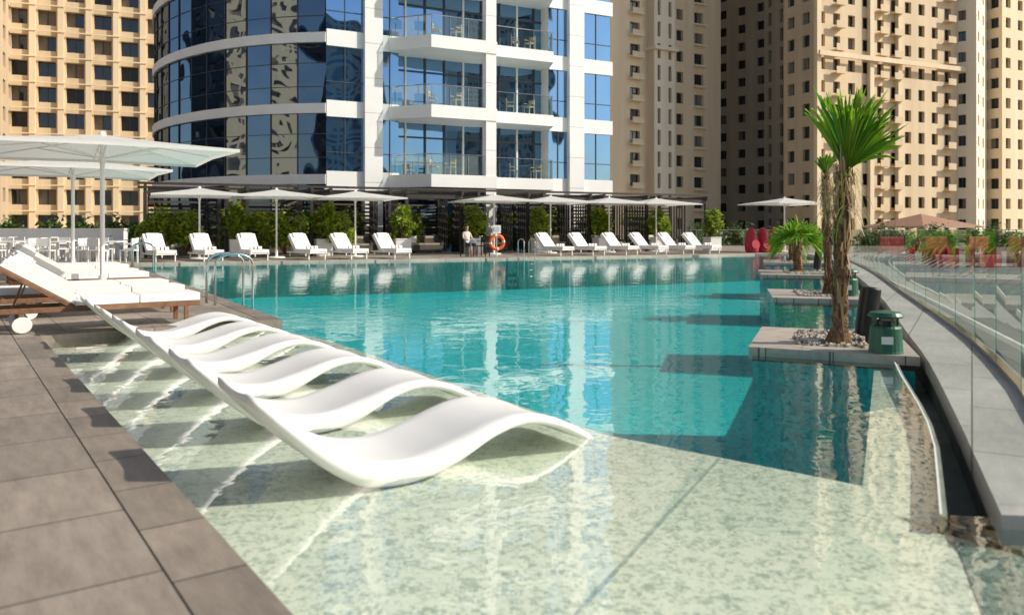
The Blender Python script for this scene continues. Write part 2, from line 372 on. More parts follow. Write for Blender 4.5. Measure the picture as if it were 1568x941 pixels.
# ------------------------------------------------------------- palms
def fan(m,base,dirv,L,pet,spread,k,nb=28,droop=.25,width=.03):
    dirv=Vector(dirv).normalized(); base=Vector(base)
    side=dirv.cross(Vector((random.uniform(-.6,.6),1.0,random.uniform(-.3,.3)))).normalized()
    nrm=side.cross(dirv).normalized()
    hub=base+dirv*pet
    m.tube([base,base+dirv*pet*.5+Vector((0,0,-.01)),hub],[.014,.010,.007],k,5)
    for i in range(nb):
        a=(-1+2*i/(nb-1))*spread+random.uniform(-.04,.04)
        bd=(dirv*math.cos(a)+side*math.sin(a)).normalized()
        l=L*(.72+.28*math.cos(a*.7))*random.uniform(.82,1.06)
        sd=nrm.cross(bd).normalized()
        fold=nrm*(.012 if i%2 else -.012)
        pts=[];seg=5
        dr=droop*random.uniform(.4,2.2)
        for j in range(seg+1):
            q=j/seg
            c=hub+bd*l*q+Vector((0,0,-dr*l*q**3))+nrm*(.10*l*abs(math.sin(a))*q)
            wd=width*(math.sin(math.pi*min(1,.12+q*.8))**.8)*(1 if q<1 else .1)
            pts.append((c-sd*wd*.5+fold,c+sd*wd*.5-fold))
        b=len(m.v)
        for A,B in pts: m.v+= [tuple(A),tuple(B)]
        for j in range(seg):
            m.f.append((b+2*j,b+2*j+1,b+2*j+3,b+2*j+2)); m.m.append(m.mi(k))
def palm(name,loc,h,r,fans,dead,L,lean=(0,0),seed=1,dl=.5,droop=.12):
    random.seed(seed)
    m=MB(); n=30
    pts=[];rad=[]
    for i in range(n+1):
        q=i/n; pts.append((lean[0]*q+.015*math.sin(q*9),lean[1]*q,h*q))
        rad.append(r*(1.6-6.5*q if q<.1 else (.80+.10*math.sin(i*2.1)+.05*math.sin(i*5.3)-.12*q)))
    m.tube(pts,rad,'bark',12)
    for i in range(int(150*h)):
        q=random.random(); z=q*h; a=random.uniform(0,6.283); rr=r*(.72 if q>.1 else 1.15)
        x=lean[0]*q+rr*math.cos(a); y=lean[1]*q+rr*math.sin(a)
        l=random.uniform(.08,.30)*(1.2 if q>.2 else .5); wd=random.uniform(.006,.024)
        o=Vector((math.cos(a),math.sin(a),0)); s=Vector((-o.y,o.x,0))
        P=Vector((x,y,z)); Q=P+o*random.uniform(.0,.05)+s*random.uniform(-.03,.03)+Vector((0,0,l*random.choice([1,1,1,-1])))
        kk='dead' if random.random()<.25+.6*q else 'bark'
        m.face([P-s*wd,P+s*wd,Q+s*wd*.3,Q-s*wd*.3],kk)
    top=Vector((lean[0],lean[1],h))
    for (dx,dy,dz,l,pet,sp) in fans: fan(m,top+Vector((0,0,-.05)),(dx,dy,dz),l,pet,sp,'palm',droop=droop)
    for i in range(dead*12):
        a=random.uniform(0,6.283); z0=-random.uniform(-.05,.40); o=Vector((math.cos(a),math.sin(a),0)); s=Vector((-o.y,o.x,0))
        P=top+Vector((0,0,z0))+o*r*.6; l=random.uniform(.15,.5)*dl*1.6; up=random.uniform(-.2,.9); out=random.uniform(.15,.9)
        prev=None; wd=random.uniform(.004,.011)
        for j in range(5):
            q=j/4; c=P+o*(l*out*q)+s*(.08*l*math.sin(q*4+i))+Vector((0,0,l*(up*q-1.1*q*q)))
            cur=(c-s*wd*(1-q*.7),c+s*wd*(1-q*.7))
            if prev: m.face([prev[0],prev[1],cur[1],cur[0]],'dead' if i%9 else 'palm')
            prev=cur
    m.obj(name,loc=loc)
palm('palm_tree',(3.3,8.05,0),1.72,.088,[(.10,0,1,.86,.18,.42),(.30,-.1,1,.82,.16,.45),(-.02,.3,1,.82,.14,.42),(.42,-.35,1,.68,.12,.5),(.50,.2,.8,.58,.16,.6),(.12,-.3,1,.74,.10,.42),(.22,.25,1,.86,.2,.38)],12,.6,(.06,0),seed=3)
palm('palm_tree',(5.6,14.1,0),2.1,.075,[(-.1,0,1,.36,.1,.5),(.2,.1,1,.34,.15,.5)],10,.6,(-.05,0),seed=5)
ring=[(math.cos(a)*c,math.sin(a)*c,s,.62,.32,1.25) for a,c,s in [(0,1,.45),(.6,1,.9),(1.2,1,.3),(1.9,.9,.8),(2.5,1,.5),(3.1,1,.3),(3.7,.9,.8),(4.3,1,.4),(4.9,.9,.9),(5.5,1,.45),(2,.2,1),(5,.3,1)]]
palm('palm_tree',(7.75,21.6,0),.80,.15,ring,5,.6,seed=6,droop=.30)
palm('palm_tree',(10.2,29,0),.75,.15,ring[::2]+ring[1::3],5,.6,seed=8,droop=.35)
random.seed(11)

# ------------------------------------------------------------- bin, spotlight
def waste_bin(loc,s=1):
    m=MB()
    m.tube([(0,0,0),(0,0,.02),(0,0,.23),(0,0,.25)],[.155,.15,.14,.13],'green',24)
    for a in range(4):
        t=a*math.pi/2+.4; x,y=.115*math.cos(t),.115*math.sin(t); m.tube([(x,y,.24),(x,y,.34)],.012,'green',6)
    m.tube([(0,0,.33),(0,0,.345),(0,0,.375),(0,0,.39)],[.15,.16,.14,.05],'green',24)
    m.tube([(0,0,.2),(0,0,.3)],[.09,.09],'black',16)
    m.box(-.05,.05,-.149,-.143,.09,.16,'white')
    o=m.obj('waste_bin',loc=loc,rot=R(-20)); o.scale=(s,)*3
waste_bin((3.52,7.50,.002)); waste_bin((5.9,14.0,.002),1.2)
def speaker(loc):
    m=MB()
    m.tube([(0,0,0),(0,0,.02)],.07,'black',16); m.tube([(0,0,.02),(0,0,.1)],.02,'black',8)
    m.tube([(-.03,0,.07),(-.025,0,.09),(.0,0,.30),(.04,0,.55),(.042,0,.57)],[.07,.095,.10,.10,.08],'black',20)
    m.obj('pool_spotlight',loc=loc)
speaker((3.62,8.12,0)); speaker((6.05,14.7,0)); speaker((8.4,21.9,0))

# ------------------------------------------------------------- in-pool chaise
fx,fy=-.826,-.563
def chaise_mesh():
    m=MB(); ns=56; ny=12; W=.66
    S=[0,.12,.3,.5,.7,.95,1.2,1.45,1.65,1.85,2.0]
    TP=[.075,.145,.23,.275,.255,.185,.135,.17,.285,.44,.55]
    BT=[.03,.085,.165,.205,.165,.05,.0,.03,.15,.335,.49]
    grid=[]
    for i in range(ns+1):
        s=2.0*i/ns; tz=hermite(S,TP,s); bz=hermite(S,BT,s)
        e=min(s,2-s); wf=1-.10*max(0,1-e/.12)**2
        ring=[]
        mid=(tz+bz)/2
        for j in range(ny+1):
            y=-1+2*j/ny; edge=max(0,abs(y)-.86)/.14
            zt=tz-.028*(1-y*y)*(1 if s>.5 else s/.5); zt=mid+(zt-mid)*(1-edge*edge*.45)
            ring.append((s,y*W/2*wf,zt))
        for j in range(ny,-1,-1):
            y=-1+2*j/ny; edge=max(0,abs(y)-.86)/.14
            ring.append((s,y*W/2*wf,mid-(mid-bz)*(1-edge*edge*.45)))
        grid.append(ring)
    n=len(grid[0])
    for r in grid: m.v+=r
    for i in range(ns):
        for j in range(n):
            q=(j+1)%n; m.f.append((i*n+j,i*n+q,(i+1)*n+q,(i+1)*n+j)); m.m.append(m.mi('white'))
    m.f.append(tuple(range(n))); m.m.append(0); m.f.append(tuple(ns*n+j for j in reversed(range(n)))); m.m.append(0)
    me=m.mesh('chaise',True); bm=bmesh.new(); bm.from_mesh(me); bmesh.ops.recalc_face_normals(bm,faces=bm.faces); bm.to_mesh(me); bm.free()
    return me
cm=chaise_mesh()
ang=math.atan2(fy,fx)
nx,nyy=-.563,.826
for i in range(6):
    off=.33+1.22*i
    o=add('pool_chaise_longue',cm,(.50+nx*off,4.68+nyy*off,-.138),ang+random.uniform(-.015,.015),bevel=0)

# ------------------------------------------------------------- loungers
def lounger_mesh(frame_k,wheels=True,back=35,stripe=False):
    m=MB(); z=.27
    for y in (-.31,.27): m.box(0,2.0,y,y+.04,z-.06,z,frame_k)
    for x in (.02,.45,.9,1.3,1.94): m.box(x,x+.04,-.27,.27,z-.05,z-.01,frame_k)
    for x in (.12,1.7):
        for y in (-.31,.27): m.box(x,x+.05,y+.001,y+.039,(.0 if x<1 else .08),z-.06,frame_k)
    if wheels:
        for y in (-.36,.33): m.tube([(1.72,y,.09),(1.72,y+.03,.09)],.09,'white',18)
    m.box(.0,.62,-.30,.30,z+.004,z+.10,'cushion'); m.box(.63,1.24,-.30,.30,z+.004,z+.10,'cushion')
    c,s=math.cos(R(back)),math.sin(R(back))
    T=lambda x,y,zz:(1.26+x*c-zz*s,y,z+.02+x*s+zz*c)
    m.box(0,.80,-.30,.30,.004,.10,'cushion',T)
    for y in (-.31,.27): m.box(0,.82,y,y+.04,-.05,-.001,frame_k,T)
    m.box(.78,.82,-.27,.27,-.05,-.001,frame_k,T)
    m.box(.56,.78,-.2,.2,.102,.15,'cushion',T)
    p0=T(.5,0,-.05); m.tube([p0,(1.8,0,z-.05)],.012,frame_k,6)
    if stripe:
        m.tube([(.55,-.2,z+.15),(.55,.2,z+.15)],.055,'cushion',10); m.tube([(.55,-.08,z+.15),(.55,-.04,z+.15)],.058,'stripe',10); m.tube([(.55,.04,z+.15),(.55,.08,z+.15)],.058,'stripe',10)
    return m.mesh('lounger')
lm=lounger_mesh('wood'); lw=lounger_mesh('white',False,42,True)
la=math.atan2(-.581,-.814)
for (x,y) in [(-4.05,10.15),(-4.8,11.5),(-5.5,12.6),(-6.9,15.0),(-7.6,16.1),(-8.8,18.2),(-9.5,19.2)]:
    add('sun_lounger',lm,(x,y,.008),la+random.uniform(-.02,.02),bevel=.02,scale=(1.1,1,1))
add('sun_lounger',lm,(-6.5,11.2,.002),la,bevel=.02)
L1=[(-12.9,30.0),(-11.4,30.6),(-9.9,31.1),(-7.9,31.9),(-6.4,32.5),(-4.8,33.1)]
L2=[(2.0,36.6),(3.5,37.3),(5.1,38.0),(6.6,38.7),(8.0,39.3),(9.4,39.9)]
for q in L1+L2: add('sun_lounger',lw,(q[0]+.5,q[1]-1.4,.002),math.atan2(1,-.75)+random.uniform(-.06,.06),bevel=.012,scale=(1.05,1.15,1.12))

# ------------------------------------------------------------- parasols
def parasol_mesh(w=1.7,hp=2.82,he=2.5):
    m=MB()
    rim=[]
    for c in [(-1,-1),(0,-1),(1,-1),(1,0),(1,1),(0,1),(-1,1),(-1,0)]:
        f=1 if abs(c[0])+abs(c[1])==2 else .97
        rim.append((c[0]*w*f,c[1]*w*f,he if f==1 else he+.02))
    top=(0,0,hp)
    for i in range(8):
        a,b=rim[i],rim[(i+1)%8]
        for j in range(4):
            q0,q1=j/4,(j+1)/4
            def lerp(P,q):
                z=top[2]+(P[2]-top[2])*(q**.85)
                return (P[0]*q,P[1]*q,z)
            if j==0: m.face([top,lerp(a,q1),lerp(b,q1)],'canvas')
            else: m.face([lerp(a,q0),lerp(a,q1),lerp(b,q1),lerp(b,q0)],'canvas')
        m.face([a,(a[0],a[1],a[2]-.05),(b[0],b[1],b[2]-.05),b],'canvas')
        m.tube([(0,0,hp-.42),(a[0]*.5,a[1]*.5,top[2]+(a[2]-top[2])*.5**.85-.03)],.012,'white',5)
        m.tube([(0,0,hp-.06),(a[0]*.97,a[1]*.97,a[2]-.005)],.012,'white',5)
    m.tube([(0,0,0),(0,0,hp)],.035,'white',12)
    m.tube([(0,0,hp-.02),(0,0,hp+.03),(0,0,hp+.06)],[.06,.05,.02],'white',10)
    m.tube([(0,0,hp-.5),(0,0,hp-.38)],.055,'white',10)
    m.tube([(0,0,0),(0,0,.03),(0,0,.06)],[.34,.34,.28],'white',20); m.tube([(0,0,.06),(0,0,.35)],.055,'white',12)
    return m.mesh('parasol')
pmh=parasol_mesh()
for x,y,r,s in [(-7.2,14.0,32,1.12),(-10.2,18.5,32,1.1),(-14.0,16.5,30,1.1),(-12.4,31.6,25,1.05),(-9.7,32.8,22,1.05),(-6.75,34.3,25,1.05),(-.85,37.6,25,1),(1.9,39.3,22,1),(5.0,41.0,25,1),(7.6,42.0,24,1),(14.2,41.5,20,1)]:
    add('parasol',pmh,(x,y,.003),R(r),scale=(s,s,1))

# ------------------------------------------------------------- handrails, lifebuoy
def ladder(loc,rot,s=1):
    m=MB()
    for y in (-.25,.25):
        pts=[]
        for i in range(13):
            a=math.pi*i/12; pts.append((.22*math.cos(a)*1.3,y,.62+.16*math.sin(a)))
        pts=[(.286,y,-.9)]+pts+[(-.286,y,.0)]
        m.tube(pts,.02,'steel',8)
    for z in (-.25,-.5,-.75): m.box(.25,.32,-.25,.25,z-.015,z+.015,'steel')
    o=m.obj('pool_ladder',loc=loc,rot=rot,smooth=True); o.scale=(s,)*3
ladder((-4.45,12.55,0),R(35)); ladder((-10.6,22.9,0),R(30)); ladder((.6,33.0,0),R(-65))
m=MB()
m.tube([(0,.05,0),(0,.05,1.25)],.03,'white',10); m.box(-.18,.18,.02,.06,1.0,1.35,'white')
m.box(-.12,.12,.0,.018,1.1,1.28,'soffit')
pts=24
for i in range(pts):
    a0=2*math.pi*i/pts;a1=2*math.pi*(i+1)/pts
    kk='white' if i%6==0 else 'orange'
    m.tube([(.29*math.cos(a0),-.03,.62+.29*math.sin(a0)),(.29*math.cos(a1),-.03,.62+.29*math.sin(a1))],.075,kk,8,False)
m.obj('lifebuoy_stand',loc=(-.65,34.2,.002),rot=R(15))

# ------------------------------------------------------------- shrubs
def shrub_mesh(w,h,n,k='leaf',leaf=.13,cl=22,base=.35):
    m=MB(); cs=[]
    for i in range(cl):
        a=random.uniform(0,6.28); r=w*math.sqrt(random.random())*.8; cs.append((r*math.cos(a),r*math.sin(a),base+random.random()**.8*(h-base)*(1-.3*(r/w)),random.uniform(.14,.30)*w))
    for c in cs:
        m.tube([(c[0]*.15,c[1]*.15,0),(c[0]*.6,c[1]*.6,c[2]*.6),(c[0],c[1],c[2])],[.015,.01,.005],'bark',4,False)
    for i in range(n):
        c=random.choice(cs); P=Vector((random.gauss(c[0],c[3]*.6),random.gauss(c[1],c[3]*.6),max(.05,random.gauss(c[2],c[3]*.7))))
        d=Vector((random.gauss(0,1),random.gauss(0,1),random.gauss(-.1,.7))).normalized(); s=d.cross(Vector((random.gauss(0,1),random.gauss(0,1),random.gauss(0,1)))).normalized()
        l=leaf*random.uniform(.6,1.4); wd=l*.22
        m.face([P,P+d*l*.4+s*wd,P+d*l,P+d*l*.4-s*wd],k)
    return m
sh=[]
for i in range(3): sh.append(shrub_mesh(.75,1.85,2400,'leaf',.20,26,.4).mesh('shrub'))
shs=[shrub_mesh(.48,1.8,1500,'leaf',.18,18,.55).mesh('shrub') for i in range(2)]
def pot(w,h,k): 
    m=MB(); m.box(-w,w,-w,w,0,h-.05,k); m.box(-w-.02,w+.02,-w-.02,w+.02,h-.05,h,k); m.box(-w+.03,w-.03,-w+.03,w-.03,h,h+.01,'bark'); return m.mesh('pot')
potm=pot(.36,.75,'whitewall')
def potted(x,y,mesh,pm_,h,s=1):
    e=empty('potted_shrub',(x,y,.003)); a=add('planter_box',pm_,(0,0,0),.4,e,.01); b=add('foliage',mesh,(0,0,h-.45),random.uniform(0,6),e,0,s); 
# ------------------------------------------------------------- pergola
PA=(-15.2,33.0); PB=(11.0,45.2)
T,W=frame(PA,PB); nb=8; bw=W/nb
m=MB()
for i in range(nb+1):
    u=i*bw
    for du in (-.42,.42) if 0<i<nb else (0,):
        m.box(u+du-.07,u+du+.07,-.07,.07,0,2.85,'darkwood',T)
        m.box(u+du-.07,u+du+.07,-3.4,-3.26,0,2.85,'darkwood',T)
        m.box(u+du-.06,u+du+.06,-3.3,.22,2.852,3.03,'darkwood',T)
    if i<nb:
        a=u+(.5 if i else .1); b_=u+bw-(.5 if i<nb-1 else .1)
        m.box(a,b_,-.06,.06,2.65,2.84,'darkwood',T)
        for j in range(12):
            o=-3.2+j*.28; m.box(a,b_,o,o+.06,2.72,2.90,'darkwood',T)
        for j in range(13):
            z=.1+j*.19; m.box(a,b_,-3.36,-3.32,z,z+.10,'darkwood' if j%3 else 'sofa',T)
        for uu in (a,b_-.05):
            for j in range(6): m.box(uu,uu+.04,-3.1+j*.26,-3.1+j*.26+.10,.05,2.65,'darkwood',T)
m.box(-.3,W+.3,.10,.2,3.035,3.14,'darkwood',T); m.box(-.3,W+.3,-3.3,-3.2,3.035,3.14,'darkwood',T)
m.obj('pergola')
def sofa_mesh():
    m=MB(); m.box(-1,1,-.4,.4,.08,.38,'sofa'); m.box(-1,1,.28,.42,.385,.85,'sofa'); m.box(-1.02,-.85,-.4,.275,.385,.62,'sofa'); m.box(.85,1.02,-.4,.275,.385,.62,'sofa')
    m.box(-.83,-.02,-.38,.27,.39,.5,'wicker'); m.box(.0,.83,-.38,.27,.39,.5,'wicker')
    m.box(-.7,-.25,.08,.26,.505,.85,'cushion'); m.box(.2,.65,.08,.26,.505,.85,'wicker'); 
    for x in (-.9,.84):
        for y in (-.35,.3): m.box(x,x+.06,y,y+.06,0,.08,'black')
    return m.mesh('sofa')
sm=sofa_mesh(); fa_=math.atan2(PB[1]-PA[1],PB[0]-PA[0])
for i in range(nb):
    q=T((i+.5)*bw,-1.9,.003); add('sofa',sm,q,fa_,bevel=.02)
for i in range(1,nb+1):
    q=T(i*bw-bw*.0,.55,0); potted(q[0],q[1],shs[i%2],potm,.75,1.15)
    if i<nb: q=T(i*bw+bw*.45,-2.6,0); add('shrub',shs[i%2],q,i,scale=1.1)
for u in (.4,1.6,4.6,5.6,7.9): 
    q=T(u,.7,0); add('shrub',sh[int(u)%3],(q[0],q[1],.1),u,scale=(1.0,1.0,1.0))
hm=shrub_mesh(1.6,3.0,3800,'leafd',.30,40,.3).mesh('hedge')
for i,(x,y) in enumerate([(-17,35),(-19.5,36.5),(-22,38),(-25,39),(-28,41),(-31,42),(-34,43)]): add('shrub',hm,(x,y,-.7),i,scale=.8)
hm2=shrub_mesh(2.2,3.4,4500,'leafd',.32,40,.3).mesh('hedge')
for i,(x,y) in enumerate([(13.5,58),(17,60),(21,61),(25,63),(30,64),(35,66),(41,68),(48,70),(55,72)]): add('shrub',hm2,(x,y,-1.9),i*1.3,scale=(1,1,.9))
hb=shrub_mesh(.8,2.4,1800,'leaf',.2,24,.2).mesh('hedge')
for i in range(10): 
    q=T(1+i*2.9,-4.2,0); add('shrub',hb,q,i*.7,scale=(1.2,.7,1))

# ------------------------------------------------------------- chairs + tables on left terrace
def chair_mesh(k='white'):
    m=MB()
    for x in (-.22,.18):
        for y in (-.22,.18): m.box(x,x+.04,y,y+.04,0,.43 if y<0 else .86,k)
    m.box(-.23,.23,-.23,.23,.432,.47,k); m.box(-.178,.178,.19,.215,.60,.86,k)
    m.box(-.24,-.2,-.2,.178,.64,.67,k); m.box(.2,.24,-.2,.178,.64,.67,k)
    return m.mesh('chair')
def table_mesh():
    m=MB(); m.box(-.4,.4,-.4,.4,.72,.75,'white'); m.tube([(0,0,0),(0,0,.02),(0,0,.04),(0,0,.72)],[.25,.25,.04,.04],'white',12); return m.mesh('table')
ch=chair_mesh(); tb=table_mesh()
for r_ in range(3):
    for i in range(7):
        x=-13.9-r_*1.0-i*1.9; y=27.4+r_*2.4+i*.3
        add('dining_table',tb,(x,y,.003),.2)
        add('dining_chair',ch,(x+.72,y,.003),R(-80)+random.uniform(-.2,.2)); add('dining_chair',ch,(x-.72,y,.003),R(95)+random.uniform(-.2,.2))
        add('dining_chair',ch,(x,y-.7,.003),R(180)+random.uniform(-.2,.2))
m=MB(); T3,W3=frame((-40,36),(-16.3,33.6)); m.box(0,W3,-.15,.15,0,1.15,'whitewall',T3); m.box(-.05,W3+.05,-.2,.2,1.15,1.22,'whitewall',T3); m.obj('parapet_wall')
chb=chair_mesh('black')
add('director_chair',chb,(-1.95,34.6,.003),R(40)); add('director_chair',chb,(-1.25,34.7,.003),R(-25))
J=[(0,0,.56,.125),(0,.04,.74,.115),(0,.06,.95,.135),(0,.04,1.10,.055),(0,.02,1.17,.06),(0,.01,1.27,.092),(0,.015,1.36,.07),
   (.17,.05,1.02,.055),(.23,-.03,.80,.042),(.17,-.24,.72,.032),(.15,-.31,.72,.036),
   (-.17,.05,1.02,.055),(-.23,-.03,.80,.042),(-.17,-.24,.72,.032),(-.15,-.31,.72,.036),
   (.10,-.06,.55,.085),(.13,-.42,.53,.062),(.13,-.44,.30,.052),(.13,-.42,.08,.036),(.13,-.58,.04,.034),
   (-.10,-.06,.55,.085),(-.13,-.42,.53,.062),(-.13,-.44,.30,.052),(-.13,-.42,.08,.036),(-.13,-.58,.04,.034)]
E=[(0,1),(1,2),(2,3),(3,4),(4,5),(5,6),(2,7),(7,8),(8,9),(9,10),(2,11),(11,12),(12,13),(13,14),(0,15),(15,16),(16,17),(17,18),(18,19),(0,20),(20,21),(21,22),(22,23),(23,24)]
me=bpy.data.meshes.new('body')
bm=bmesh.new(); sl=bm.verts.layers.skin.verify(); vs=[]
for i,j in enumerate(J):
    v=bm.verts.new(j[:3]); v[sl].radius=(j[3],j[3]); v[sl].use_root=(i==0); vs.append(v)
for a,b_ in E: bm.edges.new((vs[a],vs[b_]))
bm.to_mesh(me); bm.free(); me.materials.append(M['person'])
po=add('seated_person',me,(-1.95,34.6,.0),R(40))
md=po.modifiers.new('skin','SKIN'); md.use_smooth_shade=True; md=po.modifiers.new('sub','SUBSURF'); md.levels=1; md.render_levels=1
def red_mesh():
    m=MB(); m.tube([(0,0,0),(0,0,.05),(0,0,.3),(.0,.04,.7),(0,.06,1.0),(0,.05,1.2),(0,.04,1.26)],[.22,.33,.36,.30,.24,.15,.05],'red',16); m.tube([(0,-.20,.40),(0,-.33,.42)],[.2,.24],'red',12)
    return m.mesh('egg_chair')
rm=red_mesh()
for x,y in [(12.2,40.5),(12.9,40.9),(13.6,41.3)]: add('red_egg_chair',rm,(x,y,.003),R(20))
rs=MB(); rs.box(-.7,.7,-.4,.4,.0,.45,'red'); rs.box(-.7,.7,.25,.4,.45,1.1,'red'); rs.box(-.8,-.71,-.4,.4,0,.7,'red'); rs.box(.71,.8,-.4,.4,0,.7,'red'); rs=rs.mesh('red_sofa')
for i in range(9): add('red_sofa',rs,(17.6+i*2.3,36.5+.5*i,-.597),R(10)+random.uniform(-.15,.15),bevel=.03,scale=(.85,1,1.3))

m=MB()
for x in (-2.8,2.8):
    for y in (-2.8,2.8): m.box(x-.15,x+.15,y-.15,y+.15,0,1.94,'b2')
rim=[(-3.6,-3.6),(3.6,-3.6),(3.6,3.6),(-3.6,3.6)]
m.prism(rim,1.95,2.08,'b3')
r2=[(-1,-1),(1,-1),(1,1),(-1,1)]
for i in range(4):
    a,b_=rim[i],rim[(i+1)%4]; c,d_=r2[(i+1)%4],r2[i]
    m.face([(a[0],a[1],2.083),(b_[0],b_[1],2.083),(c[0],c[1],2.9),(d_[0],d_[1],2.9)],'roof')
    m.face([(d_[0],d_[1],2.9),(c[0],c[1],2.9),(0,0,3.25)],'roof')
m.obj('gazebo',loc=(38,74,-.6),rot=R(20))

# ------------------------------------------------------------- beige towers
def facade(m,T,W,z0,z1,cols,storey,sill,head,rec,kw,kg,kr=None,ledge=0):
    kr=kr or kw
    u=0
    for c in cols:
        a,b_=c[0],c[1]
        if a>u: m.face([T(u,0,z0),T(a,0,z0),T(a,0,z1),T(u,0,z1)],kw)
        z=z0
        while z<z1-.01:
            zs=min(z+sill,z1); zh=min(z+head,z1); zt=min(z+storey,z1)
            m.face([T(a,0,z),T(b_,0,z),T(b_,0,zs),T(a,0,zs)],kw)
            if zh>zs:
                r_=random.random(); mid=(a+b_)/2
                g1='wcurt' if r_<.22 else ('wdark' if r_<.5 else kg); g2='wcurt' if r_<.10 or .5<r_<.6 else ('wdark' if .22<r_<.5 else kg)
                m.face([T(a,-rec,zs),T(mid,-rec,zs),T(mid,-rec,zh),T(a,-rec,zh)],g1)
                m.face([T(mid,-rec,zs),T(b_,-rec,zs),T(b_,-rec,zh),T(mid,-rec,zh)],g2)
                m.face([T(a,0,zs),T(b_,0,zs),T(b_,-rec,zs),T(a,-rec,zs)],kr)
                m.face([T(a,0,zh),T(b_,0,zh),T(b_,-rec,zh),T(a,-rec,zh)],kr)
                m.face([T(a,0,zs),T(a,-rec,zs),T(a,-rec,zh),T(a,0,zh)],kr)
                m.face([T(b_,0,zs),T(b_,-rec,zs),T(b_,-rec,zh),T(b_,0,zh)],kr)
                if len(c)>2 and c[2]:
                    m.box(a-.2,b_+.2,.003,.9,zs-.55,zs-.35,kw,T); m.box(a-.2,b_+.2,.82,.9,zs-.347,zs+.45,kw,T)
                m.box(mid-.05,mid+.05,-rec+.004,-rec+.06,zs,zh,'mull',T)
            m.face([T(a,0,zh),T(b_,0,zh),T(b_,0,zt),T(a,0,zt)],kw)
            z+=storey
        u=b_
    if u<W: m.face([T(u,0,z0),T(W,0,z0),T(W,0,z1),T(u,0,z1)],kw)
def even(W,n,ww,m0=None,bal=()):
    m0=m0 if m0 is not None else (W/n-ww)/2
    st=(W-2*m0-ww)/(n-1) if n>1 else 0
    return [(m0+i*st,m0+i*st+ww,i in bal) for i in range(n)]
def tower(P0,P1,depth,z1,n,ww,storey=3.3,kw='b1',bal=(),rec=.5,sill=1.0,head=2.7,z0=-3,nside=4,cols=None,kside=None):
    m=MB(); T,W=frame(P0,P1)
    facade(m,T,W,z0,z1,cols or even(W,n,ww,None,bal),storey,sill,head,rec,kw,'wglass')
    A=T(W,0,0);B=T(W,-depth,0);C=T(0,-depth,0)
    T2,W2=frame(A[:2],B[:2]); facade(m,T2,W2,z0,z1,even(W2,nside,ww),storey,sill,head,rec,kw,'wglass')
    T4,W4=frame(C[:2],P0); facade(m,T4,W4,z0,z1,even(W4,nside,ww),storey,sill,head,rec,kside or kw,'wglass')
    T3,W3=frame(B[:2],C[:2])
    m.face([T3(0,0,z0),T3(W3,0,z0),T3(W3,0,z1),T3(0,0,z1)],kw)
    m.face([P0+(z1,),P1+(z1,),B[:2]+(z1,),C[:2]+(z1,)],kw)
    m.box(-.3,W+.3,-.2,.35,z1-.02,z1+.6,kw,T)
    return m,T,W
def fin(m): return m.obj('apartment_tower')
m,Tt,W=tower((-64.5,101.0),(-46.5,108.0),16,95,6,2.1,kw='b1',rec=.8,sill=.8,head=2.8)
for i in range(7):
    u=W*i/6; m.box(max(0,u-.35),min(W,u+.35),.004,.4,-3,95,'b2',Tt)
z=-3
while z<94: m.box(0,W,.405,.50,z-.08,z+.08,'b2',Tt); z+=3.3
fin(m)
m,Tt,W=tower((-80,84),(-60.0,92.5),14,95,6,1.6,kw='b3'); fin(m)
m,Tt,W=tower((13.6,118),(34.2,130.5),18,100,4,1.6,kw='b2',rec=.5,cols=[(5.0,6.9),(14.4,15.8),(18.2,20.2)],nside=5)
bayT=lambda u,o,z:Tt(u+8.4,o+1.6,z)
facade(m,bayT,4.2,-3,100,[(.7,1.3),(2.9,3.5)],3.3,.6,2.9,.5,'b4','wglass')
for uu in (8.4,12.6): m.face([Tt(uu,0,-3),Tt(uu,1.6,-3),Tt(uu,1.6,100),Tt(uu,0,100)],'b2')
for zz in (-.5,28.6,61.6): m.box(8.1,12.9,.004,2.2,zz,zz+.5,'b4',Tt)
z=-3
while z<98:
    m.box(4.8,7.1,.004,.9,z+.55,z+.75,'b4',Tt); m.box(18.0,20.4,.004,.7,z+.55,z+.75,'b4',Tt); m.box(4.8,7.1,.84,.9,z+.752,z+1.4,'b2',Tt); z+=3.3
fin(m)
m,Tt,W=tower((38.5,152),(49.5,141),20,120,4,1.5,kw='b3',sill=1.0,head=2.6); fin(m)
m,Tt,W=tower((28,165),(45,168),20,120,5,1.3,kw='b3'); fin(m)
m,Tt,W=tower((47.2,136.5),(52.2,138.5),6,110,4,.8,kw='b1',sill=.5,head=2.8,nside=2,kside='b3')  # left side painted darker for shade
for i in range(5): u=W*i/4; m.box(max(.01,u-.15),min(W-.01,u+.15),.004,.5,-3,110,'b3',Tt)
fin(m)
m,Tt,W=tower((43.2,114),(72.5,127),6,105,11,1.35,kw='b1',bal=(1,4,5,9),sill=.9,head=2.6,nside=2,kside='b3')  # shade on the left side is put into its darker wall colour
for u0 in (0.05,10.4,16.2,W-1.2):
    m.box(u0,u0+.8,.004,.6,-3,105,'b2',Tt)
for zz in (26,59): m.box(0,W,.92,1.2,zz,zz+.7,'b2',Tt)
fin(m)
m,Tt,W=tower((72.6,124.5),(82.5,136.5),16,105,4,1.1,kw='b4',sill=.9,head=2.5,nside=4); fin(m)
m,Tt,W=tower((80.0,130),(108,146),10,105,9,1.4,kw='b2',bal=(2,5)); fin(m)
m,Tt,W=tower((50,160),(110,175),20,130,16,1.3,kw='b3'); fin(m)
m,Tt,W=tower((-50,130),(20,135),20,110,16,1.5,kw='b1'); fin(m)
